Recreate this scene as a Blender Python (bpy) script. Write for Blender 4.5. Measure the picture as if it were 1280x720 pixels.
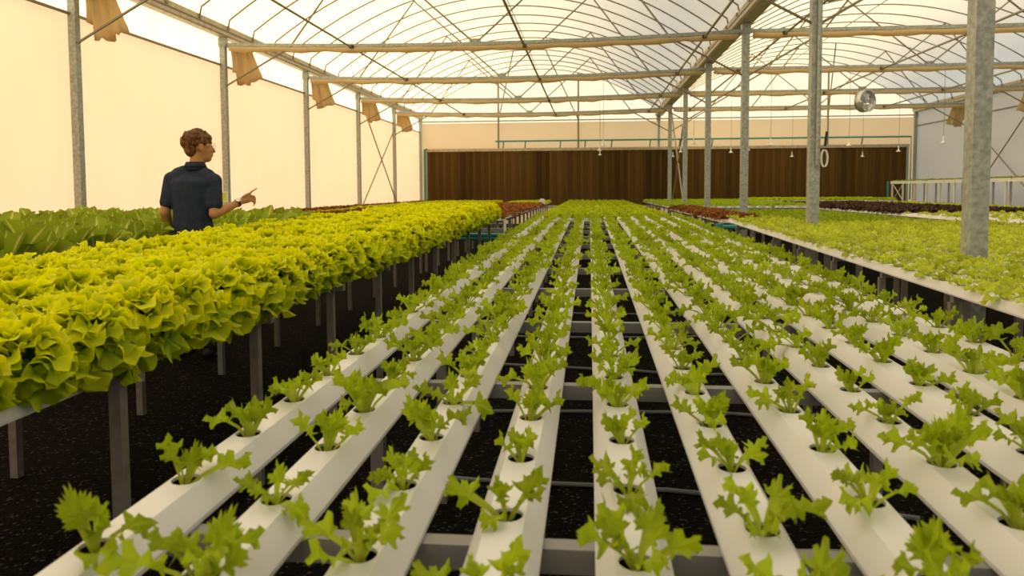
import bpy, bmesh, math, random
import numpy as np
from mathutils import Matrix, Vector, Quaternion

for o in list(bpy.data.objects): bpy.data.objects.remove(o)
SC = bpy.context.scene
COL = SC.collection
R = math.radians
pi = math.pi

# ------------------------------------------------------------------ camera
F, CX, CY, HC = 940.0, 640.0, 293.0, 1.305           # 1280 x 720 frame
yaw, pitch, roll = math.atan(97/940), math.atan(55/940), -.005
cam_d = bpy.data.cameras.new('camera'); cam = bpy.data.objects.new('camera', cam_d); COL.objects.link(cam)
CAMM = Matrix.Rotation(yaw, 4, 'Z') @ Matrix.Rotation(pi/2 - pitch, 4, 'X') @ Matrix.Rotation(roll, 4, 'Z')
cam.matrix_world = Matrix.Translation((0, 0, HC)) @ CAMM
cam_d.sensor_width = 36; cam_d.lens = F/1280*36
cam_d.shift_y = (CY-360)/1280
cam_d.clip_start = .05; cam_d.clip_end = 300
cam_d.dof.use_dof = True; cam_d.dof.focus_distance = 3.6; cam_d.dof.aperture_fstop = 5.0
SC.camera = cam

# ------------------------------------------------------------------ world, sun, exposure
w = bpy.data.worlds.new('sky'); SC.world = w; w.use_nodes = True
bg = w.node_tree.nodes['Background']
bg.inputs[0].default_value = (.84, .93, 1.0, 1); bg.inputs[1].default_value = .72
sd = bpy.data.lights.new('sun', 'SUN'); sun = bpy.data.objects.new('sun', sd); COL.objects.link(sun)
sd.energy = 6.4; sd.color = (1.0, .76, .42); sd.angle = R(2)
sun.location = (-20, 14, 14)
sun.rotation_euler = Vector((.80, -.32, -.48)).to_track_quat('-Z', 'Y').to_euler()
vs = SC.view_settings
vs.view_transform = 'Standard'; vs.look = 'None'; vs.exposure = 0.48; vs.gamma = 1.0; vs.use_curve_mapping = False

def unproj(px, py, axis, val):
    d = CAMM.to_3x3() @ Vector(((px-CX)/F, -(py-CY)/F, -1)); c = Vector((0, 0, HC))
    return c + d*((val - c[axis])/d[axis])
def proj(p):
    v = CAMM.to_3x3().transposed() @ (Vector(p) - Vector((0, 0, HC)))
    if v.z > -.05: return None
    return CX + F*v.x/-v.z, CY - F*v.y/-v.z

# ------------------------------------------------------------------ materials
def mat(name, base, rough=.6, metal=0., noise=None, bump=None, spec=.5, coat=0):
    """base colour, noise=(scale, other colour, lo, hi), bump=(scale, strength)"""
    m = bpy.data.materials.new(name); m.use_nodes = True
    nt = m.node_tree; b = nt.nodes['Principled BSDF']
    b.inputs['Base Color'].default_value = (*base, 1); b.inputs['Roughness'].default_value = rough
    b.inputs['Metallic'].default_value = metal; b.inputs['Specular IOR Level'].default_value = spec
    tc = nt.nodes.new('ShaderNodeTexCoord')
    if noise:
        n = nt.nodes.new('ShaderNodeTexNoise'); n.inputs['Scale'].default_value = noise[0]; n.inputs['Detail'].default_value = 5
        nt.links.new(tc.outputs['Object'], n.inputs['Vector'])
        r = nt.nodes.new('ShaderNodeValToRGB')
        r.color_ramp.elements[0].position = noise[2]; r.color_ramp.elements[1].position = noise[3]
        r.color_ramp.elements[0].color = (*base, 1); r.color_ramp.elements[1].color = (*noise[1], 1)
        nt.links.new(n.outputs['Fac'], r.inputs['Fac']); nt.links.new(r.outputs['Color'], b.inputs['Base Color'])
    if bump:
        n = nt.nodes.new('ShaderNodeTexNoise'); n.inputs['Scale'].default_value = bump[0]; n.inputs['Detail'].default_value = 4
        nt.links.new(tc.outputs['Object'], n.inputs['Vector'])
        bp = nt.nodes.new('ShaderNodeBump'); bp.inputs['Strength'].default_value = bump[1]; bp.inputs['Distance'].default_value = .02
        nt.links.new(n.outputs['Fac'], bp.inputs['Height']); nt.links.new(bp.outputs['Normal'], b.inputs['Normal'])
    return m

def film_mat(name, dif, tra, ft):
    m = bpy.data.materials.new(name); m.use_nodes = True; nt = m.node_tree
    nt.nodes.remove(nt.nodes['Principled BSDF']); out = nt.nodes['Material Output']
    d = nt.nodes.new('ShaderNodeBsdfDiffuse'); t = nt.nodes.new('ShaderNodeBsdfTranslucent'); mx = nt.nodes.new('ShaderNodeMixShader')
    tc = nt.nodes.new('ShaderNodeTexCoord'); mp = nt.nodes.new('ShaderNodeMapping'); mp.inputs['Scale'].default_value = (1.2, 1.2, .35)
    n = nt.nodes.new('ShaderNodeTexNoise'); n.inputs['Scale'].default_value = 1.6; n.inputs['Detail'].default_value = 6
    nt.links.new(tc.outputs['Object'], mp.inputs['Vector']); nt.links.new(mp.outputs['Vector'], n.inputs['Vector'])
    r = nt.nodes.new('ShaderNodeValToRGB'); r.color_ramp.elements[0].position = .3; r.color_ramp.elements[1].position = .7
    r.color_ramp.elements[0].color = (tra[0]*.95, tra[1]*.94, tra[2]*.9, 1); r.color_ramp.elements[1].color = (*tra, 1)
    nt.links.new(n.outputs['Fac'], r.inputs['Fac']); nt.links.new(r.outputs['Color'], t.inputs['Color'])
    d.inputs['Color'].default_value = (*dif, 1)
    mx.inputs[0].default_value = ft
    nt.links.new(d.outputs[0], mx.inputs[1]); nt.links.new(t.outputs[0], mx.inputs[2]); nt.links.new(mx.outputs[0], out.inputs['Surface'])
    return m

def leaf_mat(name, blade, stalk, rnd=.25, trans=.4, vs0=.15, vs1=.55, rib=0., rough=.45):
    """blade and stalk colours mixed along the leaf (UV v), pale midrib (UV u), a little variation from plant to plant"""
    m = bpy.data.materials.new(name); m.use_nodes = True; nt = m.node_tree; L = nt.links.new
    b = nt.nodes['Principled BSDF']; out = nt.nodes['Material Output']
    b.inputs['Roughness'].default_value = rough; b.inputs['Specular IOR Level'].default_value = .16
    uv = nt.nodes.new('ShaderNodeTexCoord'); sx = nt.nodes.new('ShaderNodeSeparateXYZ'); L(uv.outputs['UV'], sx.inputs[0])
    mr = nt.nodes.new('ShaderNodeMapRange'); mr.inputs[1].default_value = vs0; mr.inputs[2].default_value = vs1; L(sx.outputs['Y'], mr.inputs[0])
    mix = nt.nodes.new('ShaderNodeMix'); mix.data_type = 'RGBA'; L(mr.outputs[0], mix.inputs[0])
    mix.inputs[6].default_value = (*stalk, 1); mix.inputs[7].default_value = (*blade, 1)
    c = mix.outputs[2]
    if rib:
        ab = nt.nodes.new('ShaderNodeMath'); ab.operation = 'SUBTRACT'; L(sx.outputs['X'], ab.inputs[0]); ab.inputs[1].default_value = .5
        ab2 = nt.nodes.new('ShaderNodeMath'); ab2.operation = 'ABSOLUTE'; L(ab.outputs[0], ab2.inputs[0])
        m2 = nt.nodes.new('ShaderNodeMapRange'); m2.inputs[1].default_value = .02; m2.inputs[2].default_value = .10
        m2.inputs[3].default_value = rib; m2.inputs[4].default_value = 0; L(ab2.outputs[0], m2.inputs[0])
        mx3 = nt.nodes.new('ShaderNodeMix'); mx3.data_type = 'RGBA'; L(m2.outputs[0], mx3.inputs[0]); L(c, mx3.inputs[6]); mx3.inputs[7].default_value = (*stalk, 1)
        c = mx3.outputs[2]
    nz = nt.nodes.new('ShaderNodeTexNoise'); nz.inputs['Scale'].default_value = 9; L(uv.outputs['Object'], nz.inputs['Vector'])
    oi = nt.nodes.new('ShaderNodeObjectInfo')
    ad = nt.nodes.new('ShaderNodeMath'); ad.operation = 'ADD'; L(oi.outputs['Random'], ad.inputs[0]); L(nz.outputs['Fac'], ad.inputs[1])
    vr = nt.nodes.new('ShaderNodeMapRange'); vr.inputs[1].default_value = .3; vr.inputs[2].default_value = 1.7
    vr.inputs[3].default_value = 1-rnd; vr.inputs[4].default_value = 1+rnd; L(ad.outputs[0], vr.inputs[0])
    hs = nt.nodes.new('ShaderNodeHueSaturation'); L(c, hs.inputs['Color']); L(vr.outputs[0], hs.inputs['Value'])
    L(hs.outputs[0], b.inputs['Base Color'])
    t = nt.nodes.new('ShaderNodeBsdfTranslucent'); L(hs.outputs[0], t.inputs['Color'])
    ms = nt.nodes.new('ShaderNodeMixShader'); ms.inputs[0].default_value = trans
    L(b.outputs[0], ms.inputs[1]); L(t.outputs[0], ms.inputs[2]); L(ms.outputs[0], out.inputs['Surface'])
    return m

def gravel_mat():
    m = mat('black_gravel', (.004, .0035, .003), .95, spec=.08); nt = m.node_tree; L = nt.links.new; b = nt.nodes['Principled BSDF']
    tc = nt.nodes.new('ShaderNodeTexCoord')
    v = nt.nodes.new('ShaderNodeTexVoronoi'); v.inputs['Scale'].default_value = 85; L(tc.outputs['Object'], v.inputs['Vector'])
    r = nt.nodes.new('ShaderNodeValToRGB'); e = r.color_ramp.elements
    e[0].position = .0; e[0].color = (.0016, .0013, .001, 1); e[1].position = .93; e[1].color = (.007, .0058, .0044, 1)
    q = e.new(.975); q.color = (.07, .062, .05, 1)
    sp = nt.nodes.new('ShaderNodeSeparateColor'); L(v.outputs['Color'], sp.inputs[0]); L(sp.outputs[0], r.inputs[0]); L(r.outputs[0], b.inputs['Base Color'])
    bp = nt.nodes.new('ShaderNodeBump'); bp.inputs['Strength'].default_value = 1; bp.inputs['Distance'].default_value = .012
    L(v.outputs['Distance'], bp.inputs['Height']); bp.invert = True; L(bp.outputs['Normal'], b.inputs['Normal'])
    return m

def pad_mat():
    m = mat('cooling_pad_paper', (.05, .026, .007), .85, spec=.15); nt = m.node_tree; L = nt.links.new; b = nt.nodes['Principled BSDF']
    tc = nt.nodes.new('ShaderNodeTexCoord'); mp = nt.nodes.new('ShaderNodeMapping'); mp.inputs['Scale'].default_value = (9, 9, .12)
    L(tc.outputs['Object'], mp.inputs[0]); n = nt.nodes.new('ShaderNodeTexNoise'); n.inputs['Scale'].default_value = 2; n.inputs['Detail'].default_value = 4
    L(mp.outputs[0], n.inputs['Vector'])
    oi = nt.nodes.new('ShaderNodeObjectInfo'); mul = nt.nodes.new('ShaderNodeMath'); mul.operation = 'MULTIPLY_ADD'
    L(oi.outputs['Random'], mul.inputs[0]); mul.inputs[1].default_value = .3; L(n.outputs['Fac'], mul.inputs[2])
    r = nt.nodes.new('ShaderNodeValToRGB'); r.color_ramp.elements[0].position = .42; r.color_ramp.elements[1].position = .95
    r.color_ramp.elements[0].color = (.036, .020, .004, 1); r.color_ramp.elements[1].color = (.13, .07, .014, 1)
    L(mul.outputs[0], r.inputs[0]); L(r.outputs[0], b.inputs['Base Color'])
    return m

M = {}
M['gravel'] = gravel_mat()
M['pad'] = pad_mat()
M['film'] = film_mat('greenhouse_film', (.80, .77, .70), (1, .92, .78), .60)
M['net'] = film_mat('insect_net', (.76, .64, .52), (.95, .70, .53), .34)
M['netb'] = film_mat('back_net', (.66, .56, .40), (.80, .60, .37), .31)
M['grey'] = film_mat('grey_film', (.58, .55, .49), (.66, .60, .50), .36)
M['panel'] = film_mat('end_film', (.34, .36, .38), (.60, .66, .72), .40)
M['steel'] = mat('galvanised_steel', (.26, .29, .26), .5, .25, (26, (.44, .47, .43), .35, .68))
M['thin'] = mat('steel_pipe', (.25, .22, .15), .5, .3)
M['gutter'] = mat('gutter_steel', (.50, .44, .30), .5, .2, (9, (.34, .29, .19), .4, .7))
M['shade'] = film_mat('shade_cloth', (.66, .56, .34), (.90, .72, .42), .5)
M['trough'] = mat('white_pvc', (.66, .68, .69), .38, 0, (3.5, (.61, .62, .62), .45, .75), None, .4)
M['inside'] = mat('shaded_trough_inside', (.012, .011, .010), .5)  # trough interior coloured near black for the shade behind the holes
M['barwhite'] = mat('painted_bar', (.25, .25, .24), .5, 0)
M['leg'] = mat('bench_leg_steel', (.26, .25, .23), .5, .2, (20, (.20, .19, .17), .4, .7))
M['teal'] = mat('teal_pvc', (.02, .27, .27), .45)
M['white'] = mat('white_plastic', (.80, .79, .75), .4)
M['black'] = mat('black_rubber', (.012, .012, .012), .5)
M['fansteel'] = mat('fan_steel', (.55, .56, .56), .28, .7)
M['hose'] = mat('grey_hose', (.16, .17, .17), .45)
M['yellow'] = mat('sticky_card', (.75, .68, .05), .4)
M['skin'] = mat('skin', (.52, .26, .11), .55, 0, (30, (.45, .21, .085), .4, .7), None, .3)
M['shirt'] = mat('navy_cloth', (.024, .033, .058), .85, 0, (22, (.032, .043, .072), .4, .65), (60, .3), .15)
M['trouser'] = mat('dark_trousers', (.02, .02, .024), .85, spec=.15)
M['hair'] = mat('brown_hair', (.10, .042, .010), .55, 0, (34, (.26, .11, .025), .42, .68), (70, .9), .3)
M['metal'] = mat('watch_metal', (.6, .6, .58), .3, .8)
M['dry'] = mat('dry_leaf', (.35, .28, .14), .7)
M['young'] = leaf_mat('young_lettuce_leaf', (.38, .49, .012), (.52, .60, .06), .30, .42)
M['oak'] = leaf_mat('oak_lettuce_leaf', (.88, .88, .004), (.17, .34, .005), .12, .48, .35, .98)
M['cos'] = leaf_mat('cos_lettuce_leaf', (.31, .41, .022), (.70, .68, .20), .25, .35, .0, .12, .9)
M['seed'] = leaf_mat('seedling_leaf', (.58, .66, .05), (.6, .66, .14), .22, .42)
M['red'] = leaf_mat('red_lettuce_leaf', (.30, .115, .025), (.30, .24, .035), .35, .3, .05, .5)
M['dark'] = leaf_mat('dark_red_lettuce_leaf', (.085, .045, .028), (.16, .15, .04), .3, .25, .05, .4)
M['lime'] = leaf_mat('lime_lettuce_leaf', (.58, .66, .006), (.4, .55, .03), .15, .42)
M['midlime'] = leaf_mat('bench_lime_leaf', (.50, .60, .008), (.45, .56, .03), .2, .42)
M['green'] = leaf_mat('green_lettuce_leaf', (.34, .47, .012), (.42, .5, .05), .2, .4)

# ------------------------------------------------------------------ building helpers
class MB:
    def __init__(s): s.v = []; s.f = []; s.mi = []; s.cur = 0
    def add(s, V, Fc):
        o = len(s.v); s.v += [tuple(p) for p in V]; s.f += [tuple(i+o for i in f) for f in Fc]; s.mi += [s.cur]*len(Fc)
    def box(s, c, size, rot=None):
        hx, hy, hz = size[0]/2, size[1]/2, size[2]/2
        V = [Vector((x, y, z)) for x in (-hx, hx) for y in (-hy, hy) for z in (-hz, hz)]
        if rot is not None: V = [rot @ p for p in V]
        V = [p + Vector(c) for p in V]
        s.add(V, [(0, 1, 3, 2), (4, 6, 7, 5), (0, 4, 5, 1), (2, 3, 7, 6), (0, 2, 6, 4), (1, 5, 7, 3)])
    def b2(s, x0, x1, y0, y1, z0, z1): s.box(((x0+x1)/2, (y0+y1)/2, (z0+z1)/2), (x1-x0, y1-y0, z1-z0))
    def tube(s, pts, r, n=6, caps=True):
        pts = [Vector(p) for p in pts]; rs = r if isinstance(r, (list, tuple)) else [r]*len(pts)
        t0 = (pts[1]-pts[0]).normalized(); up = Vector((0, 0, 1)) if abs(t0.z) < .9 else Vector((1, 0, 0))
        a = t0.cross(up).normalized(); V = []
        for i, p in enumerate(pts):
            t = (pts[min(i+1, len(pts)-1)] - pts[max(i-1, 0)]).normalized()
            a = (a - t*a.dot(t)).normalized(); b = t.cross(a)
            for k in range(n):
                g = 2*pi*(k+.5)/n; V.append(p + (a*math.cos(g) + b*math.sin(g))*rs[i])
        Fc = [(i*n+k, i*n+(k+1) % n, (i+1)*n+(k+1) % n, (i+1)*n+k) for i in range(len(pts)-1) for k in range(n)]
        if caps: Fc += [tuple(range(n-1, -1, -1)), tuple((len(pts)-1)*n+k for k in range(n))]
        s.add(V, Fc)
    def lathe(s, prof, c=(0, 0, 0), n=14):
        V = [(c[0]+r*math.cos(2*pi*k/n), c[1]+r*math.sin(2*pi*k/n), c[2]+z) for r, z in prof for k in range(n)]
        s.add(V, [(i*n+k, i*n+(k+1) % n, (i+1)*n+(k+1) % n, (i+1)*n+k) for i in range(len(prof)-1) for k in range(n)])
    def mesh(s, name, mats, smooth=False):
        me = bpy.data.meshes.new(name); me.from_pydata(s.v, [], s.f)
        for m in (mats if isinstance(mats, (list, tuple)) else [mats]): me.materials.append(m)
        if isinstance(mats, (list, tuple)) and len(mats) > 1: me.polygons.foreach_set('material_index', s.mi)
        if smooth: me.polygons.foreach_set('use_smooth', [True]*len(me.polygons))
        me.update(); return me
    def build(s, name, mats, parent=None, smooth=False):
        return link(name, s.mesh(name, mats, smooth), parent)

def link(name, data, parent=None, mw=None):
    o = bpy.data.objects.new(name, data); COL.objects.link(o)
    if parent is not None: o.parent = parent
    if mw is not None: o.matrix_local = mw
    return o
def tag(o, label, cat, group=None, kind=None):
    if label: o['label'] = label
    if cat: o['category'] = cat
    if group: o['group'] = group
    if kind: o['kind'] = kind
    return o
def thing(name, label, cat, loc=(0, 0, 0), group=None):
    o = bpy.data.objects.new(name, None); COL.objects.link(o); o.location = loc; o.empty_display_size = .1
    return tag(o, label, cat, group)
def struct(o): o['kind'] = 'structure'; return o

ORDW = 'zeroth first second third fourth fifth sixth seventh eighth ninth tenth eleventh twelfth thirteenth fourteenth fifteenth sixteenth'.split()
def ordn(n): return ORDW[n] if n < len(ORDW) else '%d%s' % (n, {1: 'st', 2: 'nd', 3: 'rd'}.get(n % 10 if n % 100 not in (11, 12, 13) else 0, 'th'))
# ------------------------------------------------------------------ greenhouse shell
XL, XM, XR = -6.61, 2.62, 11.92
YB, YF = 29.25, -6.8
SPANS = ((XL, XM), (XM, XR))
ZG, ZC = 4.10, 4.0                # underside of the gutters, top of the truss chords
TR = [1.2+4*k for k in range(7)]  # trusses 1.2 ... 25.2
ZSPR, RISE = 4.30, 1.66
def bow_z(t):                      # t in 0..1 across one span
    a = 1-abs(2*t-1)               # 0 at the gutters, 1 at the ridge
    return ZSPR + RISE*(1-(1-a)**2.1)
def bow_pts(x0, x1, n=26):
    p = [(x0+.10, ZG+.12)]
    for i in range(n+1):
        t = .015+.97*i/n; p.append((x0+(x1-x0)*t, bow_z(t)))
    p.append((x1-.10, ZG+.12)); return p

b = MB(); b.add([(-7.2, -7.2, 0), (12.6, -7.2, 0), (12.6, 30, 0), (-7.2, 30, 0)], [(0, 1, 2, 3)])
struct(b.build('floor', M['gravel']))
def sheet(name, pts, m, wave=0):
    b = MB(); b.add(pts, [tuple(range(len(pts)))]); return struct(b.build(name, m))
XW = XL-.075
sheet('wall_left', [(XW, YF, 0), (XW, YB, 0), (XW, YB, 3.62), (XW, YF, 3.62)], M['net'])
sheet('wall_left_upper', [(XW, YF, 3.62), (XW, YB, 3.62), (XW, YB, 4.22), (XW, YF, 4.22)], M['film'])
XW2 = XR+.075
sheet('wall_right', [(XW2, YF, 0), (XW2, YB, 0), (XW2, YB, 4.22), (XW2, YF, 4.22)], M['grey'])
def end_wall(name, y, mw, mg):
    sheet(name, [(XW, y, 0), (XW2, y, 0), (XW2, y, 3.93), (XW, y, 3.93)], mw)
    for x0, x1 in SPANS:
        p = bow_pts(x0, x1); p = [(x0-.075, 3.93)] + [(x0-.075, ZG+.12)] + p[1:-1] + [(x1+.075, ZG+.12), (x1+.075, 3.93)]
        sheet(name+'_gable', [(x, y, z+.03) if i not in (0, len(p)-1) else (x, y, z) for i, (x, z) in enumerate(p)], mg)
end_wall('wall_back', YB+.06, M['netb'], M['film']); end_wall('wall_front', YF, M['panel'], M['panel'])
for x0, x1 in SPANS:
    p = [(x0-.075, ZG+.12)] + bow_pts(x0, x1)[1:-1] + [(x1+.075, ZG+.12)]
    b = MB(); n = len(p)
    ys = [YF+(YB+.06-YF)*i/16 for i in range(17)]
    b.add([(x, y, z+.032) for y in ys for x, z in p], [(j*n+i, j*n+i+1, (j+1)*n+i+1, (j+1)*n+i) for j in range(16) for i in range(n-1)])
    struct(b.build('ceiling', M['film'], None, True))

# columns
def column(x, y, label, group, w=.10, top=ZG, d=.10):
    o = thing('steel_column', label, 'column', (x, y, 0), group)
    b = MB(); b.box((0, 0, top/2), (w, d, top)); b.build('post', M['steel'], o)
    b = MB(); b.box((0, 0, .01), (.2, .2, .02)); b.build('base_plate', M['steel'], o)
    b = MB(); b.box((0, 0, top-.10), (w+.03, d+.03, .16))
    for s in (-1, 1):
        for zz in (.05, .14): b.tube([(s*.025, -d/2-.015, top-zz), (s*.025, -d/2-.03, top-zz)], .012, 6)
    b.build('head_bracket', M['steel'], o)
    return o
for k in range(8):
    y = 1.2+4*k
    lab = 'galvanised steel column against the cream film wall, %s from the pad wall corner' % ordn(8-k)
    column(XL, y, lab, 'columns along the sunlit film wall' if k < 4 else 'far columns along the sunlit film wall')
MIDY = [1.2, 5.36] + [9.2+4*k for k in range(6)]
for k, y in enumerate(MIDY):
    if k == 1: lab, g = 'thick mottled galvanised column rising out of the pale seedling bench', None
    elif k == 2: lab, g = 'galvanised column with cable conduit and coiled white cable', None
    elif k == 0: continue
    elif k == len(MIDY)-1: lab, g = 'post under the valley gutter against the pad wall', None
    else: lab, g = 'galvanised column under the valley gutter, %s from the pad wall' % ordn(8-k), 'columns under the valley gutter'
    column(XM if k != 1 else 2.585, y, lab, g, .115 if k != 7 else .08, ZG, .125 if k != 7 else .08)
for k in range(8):
    y = 1.2+4*k
    if k >= 6: column(XR, y, ['grey steel column of the shaded film wall next to the X brace', 'grey corner column where pad wall meets shaded film wall'][k-6], None, .09)

# gutters
def gutter(x, label, wide):
    o = thing('gutter', label, 'gutter', (x, 0, 0)); h = .19
    b = MB(); hw = wide
    prof = [(-hw, ZG+h), (-hw, ZG+.02), (-hw+.03, ZG), (hw-.03, ZG), (hw, ZG+.02), (hw, ZG+h), (hw-.012, ZG+h), (hw-.012, ZG+.03), (-hw+.012, ZG+.03), (-hw+.012, ZG+h)]
    n = len(prof); b.add([(px, y, z) for y in (YF, YB) for px, z in prof], [(i, (i+1) % n, n+(i+1) % n, n+i) for i in range(n)] + [tuple(range(n)), tuple(range(2*n-1, n-1, -1))])
    b.build('channel', M['gutter'], o)
    b = MB()
    for s in (-1, 1): b.b2(s*hw-.012, s*hw+.012, YF, YB, ZG+.085, ZG+.105)
    b.build('lip', M['thin'], o)
    for k in range(32):
        y = 1.2+k-3
        b = MB()
        for s in (-1, 1): b.b2(s*hw-.025, s*hw+.025, y-.03, y+.03, ZG+.12, ZG+.17)
        b.build('bow_clip', M['thin'], o)
gutter(XL, 'folded steel gutter along the top of the sunlit film wall', .10)
gutter(XM, 'wide steel valley gutter between the two arched roofs', .14)
gutter(XR, 'grey steel gutter along the top of the shaded film wall', .10)

# bows
for si, (x0, x1) in enumerate(SPANS):
    b = MB(); b.tube([(x, 0, z) for x, z in bow_pts(x0, x1)], .016, 5)
    me = b.mesh('roof_bow', M['thin'], True)
    for k in range(32):
        o = link('roof_bow', me); o.location = (0, -1.8+k, 0)
        tag(o, ['thin arched pipe under the warm sunlit roof film, %s from the pad wall', 'thin arched pipe under the paler roof past the valley gutter, %s from the pad wall'][si] % ordn(32-k), 'roof pipe', ['bows of the sunlit roof', 'bows of the paler roof'][si])
    # purlin pipes on the bows
    for t in (.25, .5, .75):
        b = MB(); b.tube([(x0+(x1-x0)*t, YF, bow_z(t)-.03), (x0+(x1-x0)*t, YB, bow_z(t)-.03)], .012, 5)
        if t == .5: tag(b.build('ridge_pipe', M['thin']), ['long ridge pipe under the crown of the sunlit roof', 'long ridge pipe under the crown of the paler roof'][si], 'roof pipe')

# trusses: chord, W struts, knee braces
random.seed(3)
def truss(x0, x1, y, lab, grp):
    o = thing('roof_truss', lab, 'truss', (0, y, 0), grp); W = x1-x0; c = (x0+x1)/2
    sag = .10 if x0 < 0 else .02
    def cz(x): t = (x-x0)/W; return ZC - sag*4*t*(1-t)
    n = 14; b = MB()
    V = []; xs = [x0+.05+(W-.1)*i/n for i in range(n+1)]
    for x in xs: V += [(x, -.03, cz(x)-.06), (x, .03, cz(x)-.06), (x, .03, cz(x)), (x, -.03, cz(x))]
    b.add(V, [(i*4+k, i*4+(k+1) % 4, i*4+4+(k+1) % 4, i*4+4+k) for i in range(n) for k in range(4)])
    b.build('bottom_chord', M['steel'], o)
    q = 1.3
    def bz(x): return bow_z((x-x0)/W)-.02
    segs = [(x0+q, x0+2.6), (c-.03, x0+2.6), (c+.03, x1-2.6), (x1-q, x1-2.6)]
    for xa, xb in segs:
        b = MB(); b.tube([(xa, 0, cz(xa)), (xb, 0, bz(xb))], .017, 5); b.build('strut', M['thin'], o)
    b = MB(); b.box((c, 0, cz(c)+.02), (.2, .02, .08)); b.build('gusset', M['steel'], o)
    for xa, xb in ((x0+.06, x0+q), (x1-.06, x1-q)):
        b = MB(); b.tube([(xa, -.02, 3.23), (xb, -.02, cz(xb)-.05)], .018, 5); b.build('knee_brace', M['thin'], o)
    # rolled shade cloth hung below the chord
    b = MB(); pts = []; rs = []
    m = 60
    for i in range(m+1):
        x = x0+.12+(W-.24)*i/m; r = .045+.012*math.sin(i*.9)*random.random() + .006*random.random()
        pts.append((x, -.01, cz(x)-.06-r*.9 - .01*abs(math.sin(i*.55)))); rs.append(r)
    b.tube(pts, rs, 8); s = b.build('rolled_shade_cloth', M['shade'], None, True); s.location = (0, y, 0)
    return s
for y in TR:
    k = TR.index(y)
    near = y in (13.2,)
    for si, (x0, x1) in enumerate(SPANS):
        nm = {3: 'foremost', 4: 'second', 5: 'third', 6: 'last'}.get(k)
        if k < 2: continue
        roof = ['sunlit roof', 'paler roof'][si]
        if nm == 'last': lab = 'truss of the %s closest to the pad wall' % roof
        elif k == 5: lab = 'truss of the %s, second from the pad wall' % roof
        elif k == 4: lab = 'truss of the %s, third from the pad wall' % roof
        elif k == 3: lab = 'truss of the %s, fourth from the pad wall' % roof
        else: lab = 'truss of the %s, fifth from the pad wall' % roof
        s = truss(x0, x1, y, lab, None)
        tag(s, 'beige rolled cloth slung under the ' + lab, 'shade cloth')

# hanging ends of the shade cloth
def cloth_end(x, y, sgn, label, grp, seed):
    rg = random.Random(seed); b = MB(); nu, nv = 14, 8
    V = []
    for j in range(nv+1):
        v = j/nv; z = 3.98 - .62*v - .03*math.sin(seed)
        for i in range(nu+1):
            u = i/nu
            xx = x + sgn*(.05 + u*(.40+.17*v) + .02*v)
            yy = y + .14 + .075*math.sin(u*13+seed)*(.35+.65*v) + .03*math.sin(u*29+v*3)
            V.append((xx, yy, z - .10*v*math.sin(u*pi*.9+.4)*1.0 + .05*rg.random()*v + (.18*v if u < .25 else 0)))
    b.add(V, [(j*(nu+1)+i, j*(nu+1)+i+1, (j+1)*(nu+1)+i+1, (j+1)*(nu+1)+i) for j in range(nv) for i in range(nu)])
    o = b.build('shade_cloth_end', M['shade'], None, True); sm = o.modifiers.new('thick', 'SOLIDIFY'); sm.thickness = .006
    tag(o, label, 'cloth', grp)
for k, y in enumerate(TR[2:]):
    cloth_end(XL, y, 1, 'crumpled beige cloth end hanging beside a column of the sunlit film wall', 'cloth ends along the sunlit wall', k)
for k, y in enumerate((21.2, 25.2)):
    cloth_end(XR, y, -1, 'crumpled grey beige cloth end hanging by the shaded film wall', 'cloth ends along the shaded wall', k+7)

# long tie pipes under the chords
for x, z, lab in ((-4.2, 3.85, 'tie pipe running under the trusses a third of the way from the sunlit wall'), (-1.12, 3.79, 'tie pipe running under the middle of the sunlit roof trusses'),
                  (1.93, 3.87, 'tie pipe running beside the valley gutter on its sunlit side'), (3.25, 3.90, 'tie pipe running beside the valley gutter on its shaded side'), (6.27, 3.88, 'tie pipe running under the middle of the paler roof'), (9.3, 3.9, 'tie pipe running under the paler roof toward the shaded wall')):
    o = thing('tie_pipe', lab, 'pipe', (x, 0, z)); b = MB(); b.tube([(0, YF+.1, 0), (0, 25.3, 0)], .02, 6); b.build('pipe', M['thin'], o)
    for y in TR[2:]:
        b = MB(); b.box((0, y-.04, .01), (.07, .05, .06)); b.build('clamp', M['black'], o)

# wall rails, X braces, back wall posts
for x, lab in ((XL, 'dark horizontal rail high along the sunlit film wall'), (XR, 'grey horizontal rail high along the shaded film wall')):
    b = MB(); b.tube([(x-.03*(1 if x < 0 else -1), YF, 3.6), (x-.03*(1 if x < 0 else -1), YB, 3.6)], .022, 6); tag(b.build('wall_rail', M['thin']), lab, 'rail')
for x, lab in ((XL+.06, 'crossed brace rods between two far columns of the sunlit wall'), (XR-.06, 'crossed brace rods between columns of the shaded wall')):
    o = thing('cross_brace', lab, 'brace', (x, 21.2, 0))
    for za, zb in ((3.9, .9), (.9, 3.4)):
        b = MB(); b.tube([(0, .1, za), (.02 if za > 1 else -.02, 3.9, zb)], .02, 5); b.build('rod', M['thin'], o)
o = thing('cross_brace', 'slanting brace rods between two columns under the valley gutter', 'brace', (XM, 21.2, 0))
for za, zb in ((.5, 3.9), (3.6, .5)):
    b = MB(); b.tube([(.03, .1, za), (.03, 3.9, zb)], .022, 5); b.build('rod', M['thin'], o)
b = MB(); b.tube([(XL, YB-.03, 4.0), (XR, YB-.03, 4.0)], .022, 6); tag(b.build('wall_rail', M['thin']), 'horizontal pipe across the back wall above the brown pads', 'rail')
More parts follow.
